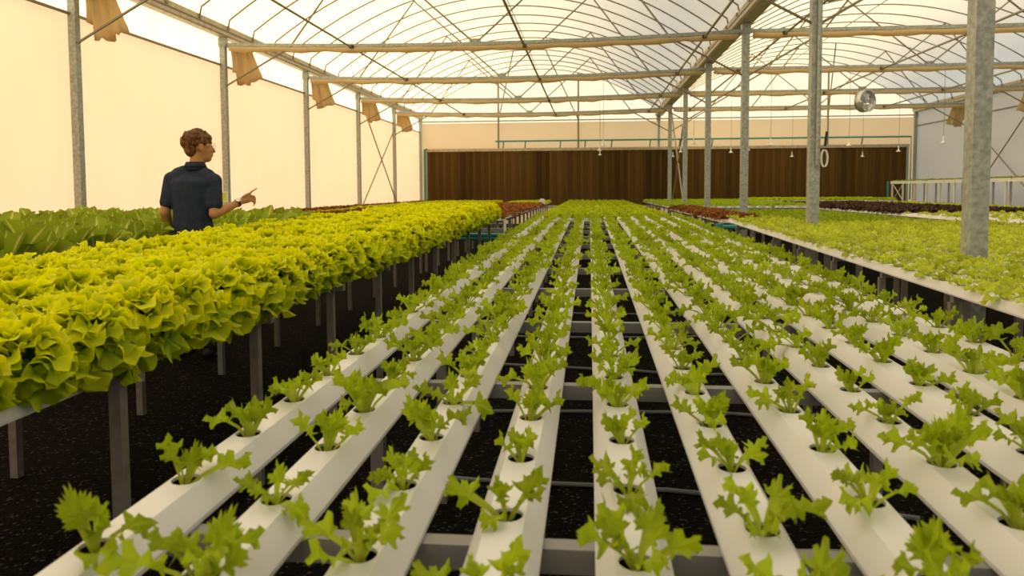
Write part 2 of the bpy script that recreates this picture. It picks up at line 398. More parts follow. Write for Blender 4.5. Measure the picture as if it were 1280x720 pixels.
for x in (-3.52, -.43, 5.75, 8.8):
    c = XL if x < XM else XM; c2 = XM if x < XM else XR; t = (x-c)/(c2-c)
    b = MB(); b.tube([(x, YB-.08, 2.9), (x, YB-.08, bow_z(t))], .035, 6); o = b.build('wall_post', M['thin'])
    m = (c+c2)/2; tx = m + (x-m)*.35
    b = MB(); b.tube([(0, 0, 0), (tx-x, 25.2-YB+.08, bow_z((tx-c)/(c2-c))-4.0)], .02, 5); q = b.build('brace_rod', M['thin'], o); q.location = (x, YB-.08, 4.0)
    tag(o, 'slim post on the back wall rising from the pads to the %s' % ('sunlit roof' if x < XM else 'paler roof'), 'post', 'gable posts of the %s' % ('sunlit roof' if x < XM else 'paler roof'))

# evaporative pad wall
o = thing('cooling_pad', 'long wall of brown corrugated evaporative cooling pads', 'cooling pad', (0, YB-.12, 0))
PX0, PX1, PZ0, PZ1 = -6.30, 11.56, .72, 2.82
npad = 30; pw = (PX1-PX0)/npad
b = MB(); nz = 12                                  # corrugated pad front
V = []
for i in range(nz+1):
    x = -pw/2+.003 + (pw-.006)*i/nz; V += [(x, -.05-.012*(i % 2), 0), (x, -.05-.012*(i % 2), PZ1-PZ0)]
b.add(V, [(2*i, 2*i+2, 2*i+3, 2*i+1) for i in range(nz)]); b.b2(-pw/2+.003, pw/2-.003, -.049, .05, 0, PZ1-PZ0)
pm = b.mesh('pad_panel', M['pad'])
rg = random.Random(5)
for i in range(npad):
    q = link('pad_panel', pm, o); q.location = (PX0+pw*(i+.5), -.012*rg.random(), PZ0)
b = MB(); b.b2(PX0, PX1, .051, .058, PZ0, PZ1); b.build('pad_light_stop', M['pad'], o)  # board added behind the pads to stop light leaking through the gaps
b = MB(); b.b2(PX0-.12, PX1+.1, -.10, .06, PZ1, PZ1+.11); b.build('distribution_gutter', M['gutter'], o)
b = MB(); b.b2(PX0-.12, PX1+.1, -.10, .06, PZ0-.12, PZ0); b.build('collection_gutter', M['gutter'], o)
for x in (PX0-.06, PX1+.05):
    b = MB(); b.b2(x-.04, x+.04, -.08, .05, PZ0, PZ1); b.build('end_frame', M['steel'], o)
o = thing('water_pipe', 'teal pipe along the top of the pad wall with short drop pipes', 'pipe', (0, YB-.25, 3.20))
b = MB(); b.tube([(-3.62, 0, 0), (11.70, 0, 0), (11.70, 0, -2.3)], .032, 6); b.build('main_pipe', M['teal'], o)
for x in (-3.3, -2.45, -1.1, -.15, .85, 2.3, 3.4, 4.6, 5.9, 8.3, 10.0):
    b = MB(); b.tube([(x, 0, 0), (x-.03, .06, -.27)], .024, 6); b.build('drop_pipe', M['teal'], o)
b = MB(); b.tube([(-6.42, YB-.25, .3), (-6.42, YB-.25, 2.9)], .03, 6); b.tube([(-6.42, YB-.25, 2.9), (-6.30, YB-.25, 2.93)], .03, 6)
tag(b.build('drain_pipe', M['teal']), 'upright teal pipe at the sunlit end of the pad wall', 'pipe')

# fans
def fan(x, y, z, rad, yawf, label, hang):
    o = thing('circulation_fan', label, 'fan', (x, y, z)); o.rotation_euler = (0, 0, yawf)
    b = MB(); n = 28
    for ra, rb in ((rad, rad*.93),):
        V = []
        for yy in (-.1, .1):
            for r_ in (ra, rb): V += [(r_*math.cos(2*pi*k/n), yy, r_*math.sin(2*pi*k/n)) for k in range(n)]
        def ring(i, j): return [(i*n+k, i*n+(k+1) % n, j*n+(k+1) % n, j*n+k) for k in range(n)]
        b.add(V, ring(0, 1)+ring(1, 3)+ring(3, 2)+ring(2, 0))
    b.build('housing', M['fansteel'], o, True)
    b = MB(); b.tube([(0, -.07, 0), (0, .08, 0)], rad*.2, 12); b.build('motor', M['fansteel'], o)
    for k in range(5):
        a = 2*pi*k/5; b = MB(); V = []
        for i in range(4):
            r_ = rad*(.18+.7*i/3); wd = rad*(.16+.14*i/3); tw = .7-.35*i/3
            for s in (-1, 1):
                V.append((r_*math.cos(a)-s*wd*math.sin(a), s*wd*math.sin(tw)*.8, r_*math.sin(a)+s*wd*math.cos(a)))
        b.add(V, [(2*i, 2*i+1, 2*i+3, 2*i+2) for i in range(3)]); b.build('blade', M['fansteel'], o)
    for k in range(3):
        b = MB(); r_ = rad*(.35+.25*k); b.tube([(r_*math.cos(2*pi*i/20), -.1, r_*math.sin(2*pi*i/20)) for i in range(21)], .004, 4, False); b.build('guard_ring', M['fansteel'], o)
    for k in range(4):
        a = 2*pi*k/4+.4; b = MB(); b.tube([(rad*.15*math.cos(a), -.1, rad*.15*math.sin(a)), (rad*.95*math.cos(a), -.1, rad*.95*math.sin(a))], .005, 4); b.build('guard_spoke', M['fansteel'], o)
    b = MB(); b.tube([(0, 0, rad*.95), Matrix.Rotation(-yawf, 3, 'Z') @ Vector(hang)], .012, 5); b.build('hanger', M['thin'], o)
fan(7.26, 20.95, 3.62, .29, .5, 'round silver circulation fan hanging near the roof trusses before the pad wall', (0, .24, .36))
fan(3.95, 12.95, 4.66, .29, .3, 'circulation fan hung high in the roof beside the valley gutter', (0, .25, .475))

# hanging foggers with white bells
mb = MB(); mb.lathe([(.006, .16), (.012, .15), (.014, .06), (.02, .045), (.055, .012), (.058, 0), (.05, .0), (.0, .02)], n=12); bell = mb.mesh('bell', M['white'], True)
for i, (px, py) in enumerate(((750, 194), (754, 183), (749.5, 188.5), (841, 196), (851, 190.5), (867, 180), (913.5, 191), (935, 188), (963, 181.5), (990, 196), (1021, 189.5), (1061, 182.5), (1078, 196), (1123, 189.5), (1179, 179))):
    D = 25.2 if py > 193 else 21.2 if py > 185 else 17.2
    p = unproj(px, py, 1, D)
    o = thing('hanging_fogger', 'small white bell fogger, %s the pad wall' % ('under the truss closest to' if D > 25 else 'under the second truss from' if D > 21 else 'under the third truss from'), 'fogger', p, 'white foggers hanging from the roof')
    link('bell', bell, o)
    mb = MB(); mb.tube([(0, 0, .15), (.01, 0, .6), (0, 0, 3.93-p.z)], .005, 4); mb.build('feed_tube', M['thin'], o)

# conduit, cable coil and switch tube on the second valley column
o = thing('cable_conduit', 'pale conduit with coiled white cable strapped to a valley column', 'conduit', (XM, 9.2, 0))
b = MB(); b.tube([(.02, -.09, 1.58), (.02, -.09, 4.0)], .022, 8); b.build('conduit_pipe', M['steel'], o)
for q in range(3):
    b = MB(); b.tube([(.085+.035*math.cos(2*pi*i/20)+.006*q, -.10-.008*q, 1.66+.10*math.sin(2*pi*i/20)) for i in range(21)], .004, 4, False); b.build('cable_loop', M['white'], o)
b = MB(); b.tube([(.10, -.09, 1.80), (.12, -.09, 1.97)], .014, 6); tag(b.build('sensor_tube', M['black'], o), 'black tube', None)
b = MB(); b.tube([(.12, -.09, 1.97), (.12, -.09, 2.12), (.03, -.10, 2.18)], .004, 4); b.build('cable', M['white'], o)

# ------------------------------------------------------------------ benches and troughs
TOPH, BOTH, TH = .029, .056, .05
def trough_mesh(y0, y1, holes, hr=.0255):
    """trapezoid channel along Y, origin at y=0 on its top; real holes cut through the top"""
    b = MB(); NP = 12
    def side(ya, yb):
        V = [(x, y, z) for y in (ya, yb) for x, z in ((-TOPH, 0), (-BOTH, -TH+.008), (-BOTH, -TH), (BOTH, -TH), (BOTH, -TH+.008), (TOPH, 0))]
        b.add(V, [(i+1, i, 6+i, 7+i) for i in range(5)])
        return V
    side(y0, y1)
    b.add([(x, y0, z) for x, z in ((-TOPH, 0), (-BOTH, -TH), (BOTH, -TH), (TOPH, 0))], [(0, 1, 2, 3)])
    b.add([(x, y1, z) for x, z in ((-TOPH, 0), (-BOTH, -TH), (BOTH, -TH), (TOPH, 0))], [(3, 2, 1, 0)])
    last = y0
    for hy in holes:
        a, c = hy-.032, hy+.032
        if a > last: b.add([(-TOPH, last, 0), (TOPH, last, 0), (TOPH, a, 0), (-TOPH, a, 0)], [(0, 1, 2, 3)])
        ring = [(hr*math.cos(2*pi*k/16), hy+hr*math.sin(2*pi*k/16), 0) for k in range(16)]
        outer = []
        for k in range(16):
            g = 2*pi*k/16; cx, sy = math.cos(g), math.sin(g); s = min(TOPH/max(abs(cx), 1e-6), .032/max(abs(sy), 1e-6)); outer.append((cx*s, hy+sy*s, 0))
        cor = [(TOPH, hy+.032, 0), (-TOPH, hy+.032, 0), (-TOPH, hy-.032, 0), (TOPH, hy-.032, 0)]
        low = [(x, y, -.006) for x, y, z in ring]
        b.add(ring+outer, [(k, 16+k, 16+(k+1) % 16, (k+1) % 16) for k in range(16)])
        b.add([ring[0]]+outer[2:3]+outer[1:2]+outer[3:4]+[cor[0]], [(1, 4, 2)])
        for ci, (i1, i2) in enumerate(((1, 2), (6, 7), (9, 10), (14, 15))):
            pass
        for i1, i2, cc in ((1, 3, 0), (5, 7, 1), (9, 11, 2), (13, 15, 3)):
            b.add([outer[i1], outer[i1+1], outer[i2], cor[cc]], [(0, 3, 2, 1)])
        b.add(ring+low, [(k, (k+1) % 16, 16+(k+1) % 16, 16+k) for k in range(16)])
        last = c
    b.add([(-TOPH, last, 0), (TOPH, last, 0), (TOPH, y1, 0), (-TOPH, y1, 0)], [(0, 1, 2, 3)])
    me = b.mesh('growing_trough', M['trough'])
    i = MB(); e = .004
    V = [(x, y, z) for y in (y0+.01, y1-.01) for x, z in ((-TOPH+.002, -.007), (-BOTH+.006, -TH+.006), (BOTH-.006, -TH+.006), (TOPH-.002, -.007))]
    i.add(V, [(0, 1, 5, 4), (1, 2, 6, 5), (2, 3, 7, 6)])  # inner shell added to show the holes dark
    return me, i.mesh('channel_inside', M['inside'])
sl = MB()
V = [(x, y, z) for y in (-.016, .016) for x, z in ((-TOPH-.0012, .0014), (-BOTH-.0022, -TH-.001), (BOTH+.0022, -TH-.001), (TOPH+.0012, .0014))]
sl.add(V, [(0, 1, 5, 4), (1, 2, 6, 5), (2, 3, 7, 6), (3, 0, 4, 7), (0, 3, 2, 1), (4, 5, 6, 7)])
SLEEVE = sl.mesh('joint_sleeve', M['trough'])

def troughs(xs, y0, y1, z0, slope, hy_of, dy, label, group, sleeves=(3.2, 6.4, 9.6), holes=True):
    """one trough object per x; returns planting spots (x, y, z)"""
    spots = []; cache = {}
    for k, x in enumerate(xs):
        ph = hy_of(k); hs = []
        y = ph
        while y > y0+.1: y -= dy
        while y < y1-.05:
            if y > y0+.06: hs.append(y)
            y += dy
        key = round(ph, 4)
        if key not in cache: cache[key] = trough_mesh(y0, y1, hs if holes else [])
        me, ins = cache[key]
        rot = Matrix.Rotation(math.atan(slope), 4, 'X')
        o = link('growing_trough', me); o.matrix_world = Matrix.Translation((x, 0, z0)) @ rot
        tag(o, label + ', %s from its sunlit wall side' % ordn(k+1 if xs[0] < xs[-1] else len(xs)-k), 'trough', group)
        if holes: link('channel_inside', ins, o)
        for s in sleeves:
            if y0 < s < y1: link('joint_sleeve', SLEEVE, o, Matrix.Translation((0, s+.02*((k*7) % 3-1), 0)))
        spots += [(x, yy, z0+slope*yy) for yy in hs]
    return spots

def bench(x0, x1, y0, y1, z0, slope, label, ys, legx=None, over=.06):
    """crossbars on legs carrying the troughs"""
    o = thing('growing_bench', label, 'bench', ((x0+x1)/2, (y0+y1)/2, 0))
    cx, cy = (x0+x1)/2, (y0+y1)/2; hw = (x1-x0)/2+over
    b = MB(); b.b2(-hw, hw, -.018, .018, -.04, 0); bar = b.mesh('crossbar', M['barwhite'])
    lx = legx or (x0+.02, x1-.02)
    for y in ys:
        zb = z0+slope*y-TH-.002
        link('crossbar', bar, o, Matrix.Translation((0, y-cy, zb)))
        for x in lx:
            b = MB(); b.b2(-.019, .019, -.019, .019, 0, zb-.04); q = b.build('leg', M['leg'], o); q.location = (x-cx, y-cy, 0)
    return o
def frange(a, b, s):
    out = []
    while a < b: out.append(round(a, 4)); a += s
    return out

Z0, SLP = .783, .013
DX, DY = .193, .2435
mainx = [-.707+DX*k for k in range(11)]
MPH = [.99, .925, 1.0, .90, 1.014, .885, 1.0, .94, 1.01, .90, 1.055]
sp_main = troughs(mainx, .25, 11.1, Z0, SLP, lambda k: MPH[k], DY, 'white trough of the main frilly lettuce bench', 'troughs of the main bench')
bench(mainx[0], mainx[-1], .25, 11.1, Z0, SLP, 'steel frame under the main bench of young frilly lettuce', frange(.22, 11, .94), ((mainx[0]+mainx[1])/2, (mainx[-2]+mainx[-1])/2))
oakx = [-1.44-.2*k for k in range(7)]
sp_oak = troughs(oakx, .5, 11.3, Z0, SLP, lambda k: 1.0+.12*(k % 2), .25, 'white trough of the oak leaf lettuce bench', 'troughs of the oak leaf bench')
bench(oakx[-1], oakx[0], .5, 11.3, Z0, SLP, 'steel frame under the lime oak leaf lettuce bench', frange(1.2, 11.2, .97))
R0, RS = .727, .0177
r1x = [1.925, 2.115, 2.30, 2.45] + [2.735+.2*k for k in range(13)]
sp_seed = troughs(r1x[:4], 1.6, 10.5, R0, RS, lambda k: 2.0+.1*(k % 2), .21, 'white trough of the narrow pale seedling bench', 'troughs of the narrow seedling bench')
sp_seed += troughs(r1x[4:], 1.6, 10.5, .785, .006, lambda k: 2.0+.1*(k % 2), .21, 'white trough of the wide pale seedling bench', 'troughs of the wide seedling bench')
bench(1.925, 2.45, 1.6, 10.5, R0, RS, 'steel frame under the narrow pale seedling bench beside the columns', frange(2.2, 10.5, .97), (1.9, 2.43), .03)
bench(2.735, 5.14, 1.6, 10.5, .785, .006, 'steel frame under the wide pale seedling bench behind the columns', frange(2.2, 10.5, .97), (2.75, 5.1), .03)
cosx = [-3.38-.29*k for k in range(10)]
sp_cos = troughs(cosx, 2.2, 8.7, .83, .0, lambda k: 2.4+.13*(k % 2), .27, 'white trough of the cos lettuce bench', 'troughs of the cos bench', holes=False)
bench(cosx[-1], cosx[0], 2.2, 8.7, .83, 0, 'steel frame under the cos lettuce bench', frange(2.5, 8.7, 1.2))
ZF = .88
sp_red = troughs([-1.44-.2*k for k in range(7)], 11.75, 22.8, ZF, 0, lambda k: 11.9+.1*(k % 2), .24, 'white trough of the narrow red lettuce bench', 'troughs of the red lettuce bench', (), False)
bench(-2.64, -1.44, 11.75, 22.8, ZF, 0, 'steel frame under the red lettuce bench beyond the oak leaf bench', frange(11.9, 22.8, .97))
sp_red2 = troughs([-3.4-.24*k for k in range(13)], 9.1, 16.4, ZF, 0, lambda k: 9.3+.1*(k % 2), .27, 'white trough of the wide red lettuce bench', 'troughs of the wide red bench', (), False)
bench(-6.28, -3.4, 9.1, 16.4, ZF, 0, 'steel frame under the wide red lettuce bench along the sunlit wall', frange(9.3, 16.4, 1.2))
sp_lime2 = troughs([-3.3-.22*k for k in range(11)], 16.9, 28.2, ZF, 0, lambda k: 17.0+.1*(k % 2), .25, 'white trough of the long lime lettuce bench', 'troughs of the long lime bench', (), False)
sp_red4 = troughs([-5.85, -6.07, -6.29], 16.9, 28.2, ZF, 0, lambda k: 17.0+.1*(k % 2), .25, 'white trough of the red strip along the wall', 'troughs of the red wall strip', (), False)
bench(-6.29, -3.3, 16.9, 28.2, ZF, 0, 'steel frame under the long lime lettuce bench before the pads', frange(17.1, 28.2, 1.2))
sp_mid2 = troughs([-.66+.2*k for k in range(10)], 11.5, 27.8, ZF, 0, lambda k: 11.6+.1*(k % 2), .23, 'white trough of the dense lime lettuce bench', 'troughs of the dense lime bench', (), False)
bench(-.66, 1.14, 11.5, 27.8, ZF, 0, 'steel frame under the dense lime lettuce beyond the main bench', frange(11.6, 27.8, 1.2))
sp_lime = troughs([-1.5-.21*k for k in range(6)], 23.3, 28.2, ZF, 0, lambda k: 23.4+.1*(k % 2), .25, 'white trough of the lime bed by the pads', 'troughs of the lime bed by the pads', (), False)
bench(-2.55, -1.5, 23.3, 28.2, ZF, 0, 'steel frame under the lime lettuce at the foot of the pads', frange(23.5, 28.2, 1.2))
sp_red3 = troughs([1.93, 2.13, 2.33], 10.9, 18.0, ZF, 0, lambda k: 11.0+.1*(k % 2), .22, 'white trough of the rusty red strip', 'troughs of the rusty red bench', (), False)
sp_grn = troughs([2.9+.21*k for k in range(11)], 10.9, 18.0, .80, 0, lambda k: 11.0+.1*(k % 2), .23, 'white trough of the bright green bench behind the seedlings', 'troughs of the bright green bench', (), False)
bench(1.93, 2.33, 10.9, 18.0, ZF, 0, 'steel frame under the rusty red lettuce strip beside the main rows', frange(11.0, 18, .97))
bench(2.9, 5.0, 10.9, 18.0, .80, 0, 'steel frame under the bright green lettuce bench behind the seedlings', frange(11.1, 18, .97))
sp_r2 = troughs([5.5+.21*k for k in range(14)], 7.5, 24.5, .87, 0, lambda k: 7.7+.1*(k % 2), .25, 'white trough of the dark red lettuce bench', 'troughs of the dark red bench', (), False)
bench(5.5, 8.23, 7.5, 24.5, .87, 0, 'steel frame under the dark red lettuce bench past the columns', frange(7.8, 24.5, 1.2))
sp_r3 = troughs([8.55+.22*k for k in range(6)], 11.0, 24.5, .84, 0, lambda k: 11.2+.1*(k % 2), .26, 'white trough of the bench before the raised table', 'troughs of the soft green bench', (), False)
bench(8.55, 9.65, 11.0, 24.5, .84, 0, 'steel frame under the soft green lettuce before the raised table', frange(11.2, 24.5, 1.2))
sp_far = troughs([5.5+.22*k for k in range(20)], 25.0, 28.3, .95, 0, lambda k: 25.1+.1*(k % 2), .24, 'white trough of the cross bench by the pads', 'troughs of the cross bench', (), False)
bench(5.5, 9.68, 25.0, 28.3, .95, 0, 'steel frame under the bright lime cross bench by the pads', frange(25.2, 28.3, 1.0))
sp_bk = troughs([2.03, 2.25, 2.47] + [2.76+.22*k for k in range(12)], 18.6, 28.0, ZF+.02, 0, lambda k: 18.8+.1*(k % 2), .25, 'white trough of the back green lettuce bench', 'troughs of the back green bench', (), False)
bench(2.03, 5.18, 18.6, 28.0, ZF+.02, 0, 'steel frame under the green lettuce near the pads past the valley columns', frange(18.7, 28, 1.2))

# raised table by the shaded wall
o = thing('raised_table', 'tall white framed nursery table against the shaded film wall', 'table', (10.75, 22.8, 0)); RT = 1.53
b = MB(); b.b2(-.55, .55, -4, 4, RT-.03, RT); b.build('table_top', M['trough'], o)
b = MB(); b.b2(-.57, -.53, -4.02, 4.02, RT-.07, RT+.02); b.build('edge_rail', M['white'], o)
for i in range(10):
    for x in (-.53, .5):
        b = MB(); b.b2(-.022, .022, -.022, .022, 0, RT-.03); q = b.build('leg', M['white'], o); q.location = (x, -3.95+7.9*i/9, 0)
for za, zb in ((.9, RT-.06), (RT-.06, .9)):
    b = MB(); b.tube([(-.53, 3.05, za), (-.53, 3.93, zb)], .012, 5); b.build('brace', M['white'], o)
b = MB(); b.tube([(10.15, 26.95, 0), (10.15, 26.95, RT+.02)], .03, 6); tag(b.build('water_pipe', M['teal']), 'upright teal pipe at the end of the raised nursery table', 'pipe')
sp_rt = [(x, y, RT) for x in (10.28, 10.5, 10.72, 10.94, 11.16) for y in frange(18.95, 26.7, .22)]

# teal plumbing at the bench ends
for lab, pts in (('teal supply pipe at the far end of the oak leaf bench', [(-2.7, 11.52, .62), (-1.25, 11.52, .62), (-1.25, 11.52, .0)]),
                 ('teal manifold pipe under the red lettuce bench', [(-2.7, 12.4, .50), (-1.34, 12.4, .50), (-1.34, 12.4, .05)]),
                 ('teal supply pipe at the far end of the seedling bench', [(1.80, 10.7, 0), (1.80, 10.7, .78), (4.9, 10.7, .78)]),
                 ('teal drain pipe under the seedling bench', [(1.98, 10.2, .35), (1.98, 6.2, .30)])):
    o = thing('bench_pipe', lab, 'pipe'); b = MB(); b.tube(pts, .035, 8); b.build('pipe', M['teal'], o)
    b = MB(); b.lathe([(.0, -.05), (.055, -.05), (.055, .05), (.0, .05)], pts[1], 8); b.build('elbow', M['teal'], o)
b = MB(); b.tube([(-1.30, 11.55, .86), (-1.30, 11.55, .2)], .02, 6); tag(b.build('white_pipe', M['white']), 'short white pipe between the oak leaf and red lettuce benches', 'pipe')
b = MB(); b.box((-1.42, 22.68, .951), (.16, .18, .14)); b.box((-1.42, 22.68, 1.03), (.12, .12, .04)); tag(b.build('white_box', M['white']), 'small white box at the far corner of the red lettuce bench', 'box')
o = thing('end_gutter', 'pale collecting gutter below the far end of the oak leaf bench', 'gutter', (-2.0, 11.62, .0))
b = MB(); b.b2(-.7, .72, -.05, .05, .66, .72); b.build('channel', M['barwhite'], o)
for x in (-.65, -.1, .3, .66):
    b = MB(); b.b2(x-.018, x+.018, -.018, .018, 0, .66); b.build('leg', M['leg'], o)

# hoses on the gravel
rg = random.Random(11)
for i, (y, a) in enumerate(((2.6, .05), (3.2, -.12), (4.3, .10), (5.4, -.06), (6.6, .1), (7.9, -.08))):
    b = MB(); b.tube([(x, y+a*x+.05*math.sin(x*2.1+i)+.03*rg.random(), .012) for x in [-.75+.12*j for j in range(18)]], .011, 6)
    tag(b.build('irrigation_hose', M['hose'], None, True), 'thin grey hose lying on the black gravel under the main bench', 'hose', 'hoses on the gravel')
b = MB(); b.tube([(1.94, 3.55, .79), (1.95, 3.53, .7), (2.0, 3.5, .62), (1.93, 3.45, .55)], .004, 5); tag(b.build('black_tube', M['black'], None, True), 'thin dark tube dangling from the edge of the seedling bench', 'tube')
for i, (x, y, a) in enumerate(((-1.15, 3.15, .4), (-1.02, 2.5, 1.7), (-1.2, 4.9, 2.6))):
    b = MB(); b.add([(-.03, 0, .004), (0, -.012, .012), (.035, 0, .006), (0, .014, .01)], [(0, 1, 2, 3)]); b.add([(-.03, 0, .001), (0, -.012, .003), (.035, 0, .001), (0, .014, .003)], [(3, 2, 1, 0)])
    o = b.build('fallen_leaf', M['dry']); o.location = (x, y, 0.002); o.rotation_euler = (0, 0, a)
    tag(o, 'small dry fallen leaf on the black gravel of the aisle', 'leaf', 'dry leaves on the gravel')

# ------------------------------------------------------------------ leaves
def fan_leaf(seed, stalk, R1, wide, nl, lobe, amp, ruffle, fringe, curl, nA=25, rings=(.35, .7, .9, 1.0), phi=112, sw=.005, rk=6):
    """stalk opening into a ruffled, toothed fan"""
    rg = random.Random(seed); V = []; UV = []; Fc = []
    n0 = 3
    for i in range(n0):                              # stalk, three across
        y = stalk*i/(n0-1)
        for q in (-1, 0, 1):
            V.append([q*sw*(1+1.1*i/(n0-1)), y, -.003 if q == 0 else .002]); UV.append((.5+q*.04, .45*i/(n0-1)))
    for i in range(n0-1):
        for j in range(2): Fc.append((i*3+j, i*3+j+1, i*3+j+4, i*3+j+3))
    c = (n0-1)*3+1; base = len(V); ph = rg.random()*6; jit = [rg.uniform(.5, 1.3) for k in range(nA)]
    for ri, fr in enumerate(rings):
        for k in range(nA):
            a = R(-phi+2*phi*k/(nA-1)); rr = R1*(.60+.40*math.cos(a*.75))*fr
            sg = 1 if k % 2 == 0 else -1
            if fr > .5: rr *= 1+lobe*fr*(math.sin(nl*a+ph) if amp == 0 else 2*abs(math.sin(nl*.5*a+ph))**.6-1)
            if fr > .85: rr *= 1+amp*sg*jit[k]*(1 if fr > .95 else .4)
            z = ruffle*fr**1.7*math.sin(rk*a+ph*1.7) + fringe*fr**4*math.sin(rk*2.3*a+ph*.6)*(jit[k] if amp else 1) + .25*R1*fr*fr*(math.sin(a)**2)*.5
            V.append([math.sin(a)*rr*wide, stalk+math.cos(a)*rr, z]); UV.append((.5+.5*math.sin(a)*fr, .45+.55*fr))
    for k in range(nA-1): Fc.append((c, base+k+1, base+k))
    for ri in range(len(rings)-1):
        for k in range(nA-1): p = base+ri*nA+k; Fc.append((p, p+1, p+nA+1, p+nA))
    Lt = stalk+R1
    out = []
    for x, y, z in V:                                # bend along the length
        t = max(y, 0)/Lt; a = curl*t
        yy = Lt*math.sin(a)/curl if abs(curl) > 1e-4 else y; zz = -Lt*(1-math.cos(a))/curl if abs(curl) > 1e-4 else 0
        if y < 0: yy = y
        out.append((x, yy - z*math.sin(-a)*1.0, zz + z*math.cos(a)))
    return np.array(out), Fc, UV
def cos_leaf(seed, L, W, curl, wave):
    rg = random.Random(seed); V = []; UV = []; Fc = []; n, m = 8, 6; ph = rg.random()*6
    for i in range(n+1):
        t = i/n; wd = W*(.16+.84*math.sin(min(1, t*1.12)**1.25*pi*.5)) if t < .72 else W*math.cos(((t-.72)/.28)**1.6*pi*.5*.93)
        for j in range(m+1):
            s = -1+2*j/m; x = s*wd; z = .38*wd*s*s + wave*abs(s)**2*math.sin(t*13+ph+(1.6 if s > 0 else 0))
            a = curl*t; y0 = L*math.sin(a)/curl; z0 = -L*(1-math.cos(a))/curl
            V.append((x, y0+z*math.sin(a), z0+z*math.cos(a))); UV.append((.5+.5*s, t))
    for i in range(n):
        for j in range(m): p = i*(m+1)+j; Fc.append((p, p+1, p+m+2, p+m+1))
    return np.array(V), Fc, UV

def leaf_mesh(name, leaf, m):
    V, Fc, UV = leaf; me = bpy.data.meshes.new(name); me.from_pydata(V.tolist(), [], Fc); set_uv(me, UV); me.materials.append(m)
    me.polygons.foreach_set('use_smooth', [True]*len(me.polygons)); return me
def set_uv(me, UV):
    l = me.uv_layers.new(name='UVMap'); idx = np.empty(len(me.loops), dtype=np.int32); me.loops.foreach_get('vertex_index', idx)
    l.data.foreach_set('uv', np.asarray(UV, dtype=np.float32)[idx].ravel())
def merge(parts):
    """parts: list of ((V, F, UV), 4x4 Matrix) -> one (V, F, UV)"""
    VV, FF, UU = [], [], []; o = 0
    for (V, Fc, UV), mx in parts:
        a = np.array(mx); VV.append(V @ a[:3, :3].T + a[:3, 3]); FF += [tuple(i+o for i in f) for f in Fc]; UU += list(UV); o += len(V)
    return np.vstack(VV), FF, UU

def recipe(rg, n, elev, spread, scale, nleaf, base_r=.006, z=-.012, low=0):
    """a plant: list of (leaf variant, matrix).  elev=(inner, outer) angle above horizontal in degrees"""
    out = []; a0 = rg.random()*6.28
    for i in range(n):
        f = (i+.5)/n; az = a0+i*2.39996+rg.uniform(-.3, .3)
        el = R(elev[0]+(elev[1]-elev[0])*f**spread+rg.uniform(-9, 9)); s = (scale[0]+(scale[1]-scale[0])*f)*rg.uniform(.86, 1.14)
        mx = Matrix.Rotation(az, 4, 'Z') @ Matrix.Translation((0, base_r*(.3+f), z + low*(1-f))) @ Matrix.Rotation(el, 4, 'X') @ Matrix.Rotation(rg.uniform(-.5, .5), 4, 'Y') @ Matrix.Scale(s, 4)
        out.append((rg.randrange(nleaf), mx))
    return out

class Kind:
    """leaf shapes, plant recipes and whole-plant meshes of one kind of lettuce"""
    def __init__(s, name, m, leaves, recipes, lo_leaves=None):
        s.name, s.m, s.leaves, s.recipes = name, m, leaves, recipes
        s.leafme = [leaf_mesh('leaf', l, m) for l in leaves]
        s.whole = [merge([(leaves[v], mx) for v, mx in r]) for r in recipes]
        s.plantme = [leaf_mesh(name, wv, m) for wv in s.whole]
        lo = lo_leaves or leaves
        s.lo = [merge([(lo[v % len(lo)], mx) for v, mx in r]) for r in recipes] if lo_leaves else s.whole

def plant(kind, spots, label, group, cat='lettuce', n_leafy=0, n_ind=300, rng=1, smin=.85, smax=1.15, lean=.12, stuff_label=None, score=None):
    """nearest plants one by one (the first n_leafy with a child per leaf), the rest joined"""
    rg = random.Random(rng)
    score = score or (lambda p: (Vector(p)-Vector((0, 0, HC))).length)
    vis = []; hid = []
    for p in spots:
        q = proj((p[0], p[1], p[2]+.08))
        (vis if q and -90 < q[0] < 1370 and -50 < q[1] < 850 else hid).append(p)
    vis.sort(key=score)
    def mxof(p): 
        return Matrix.Translation(p) @ Matrix.Rotation(rg.uniform(-lean, lean), 4, 'X') @ Matrix.Rotation(rg.uniform(-lean, lean), 4, 'Y') @ Matrix.Rotation(rg.uniform(0, 6.28), 4, 'Z') @ Matrix.Scale(rg.uniform(smin, smax), 4)
    rest = []
    for i, p in enumerate(vis):
        v = rg.randrange(len(kind.recipes)); mx = mxof(p)
        if i < n_leafy:
            o = thing(kind.name, label(p) if callable(label) else label, cat, (0, 0, 0), group); o.matrix_world = mx
            for lv, lm in kind.recipes[v]: link('leaf', kind.leafme[lv], o, lm)
        elif i < n_ind:
            o = link(kind.name, kind.plantme[v]); o.matrix_world = mx; tag(o, label(p) if callable(label) else label, cat, group)
        else: rest.append((kind.lo[v], mx))
    if rest:
        o = link(kind.name+'_mass', leaf_mesh(kind.name+'_mass', merge(rest), kind.m)); tag(o, stuff_label or label, cat, None, 'stuff')

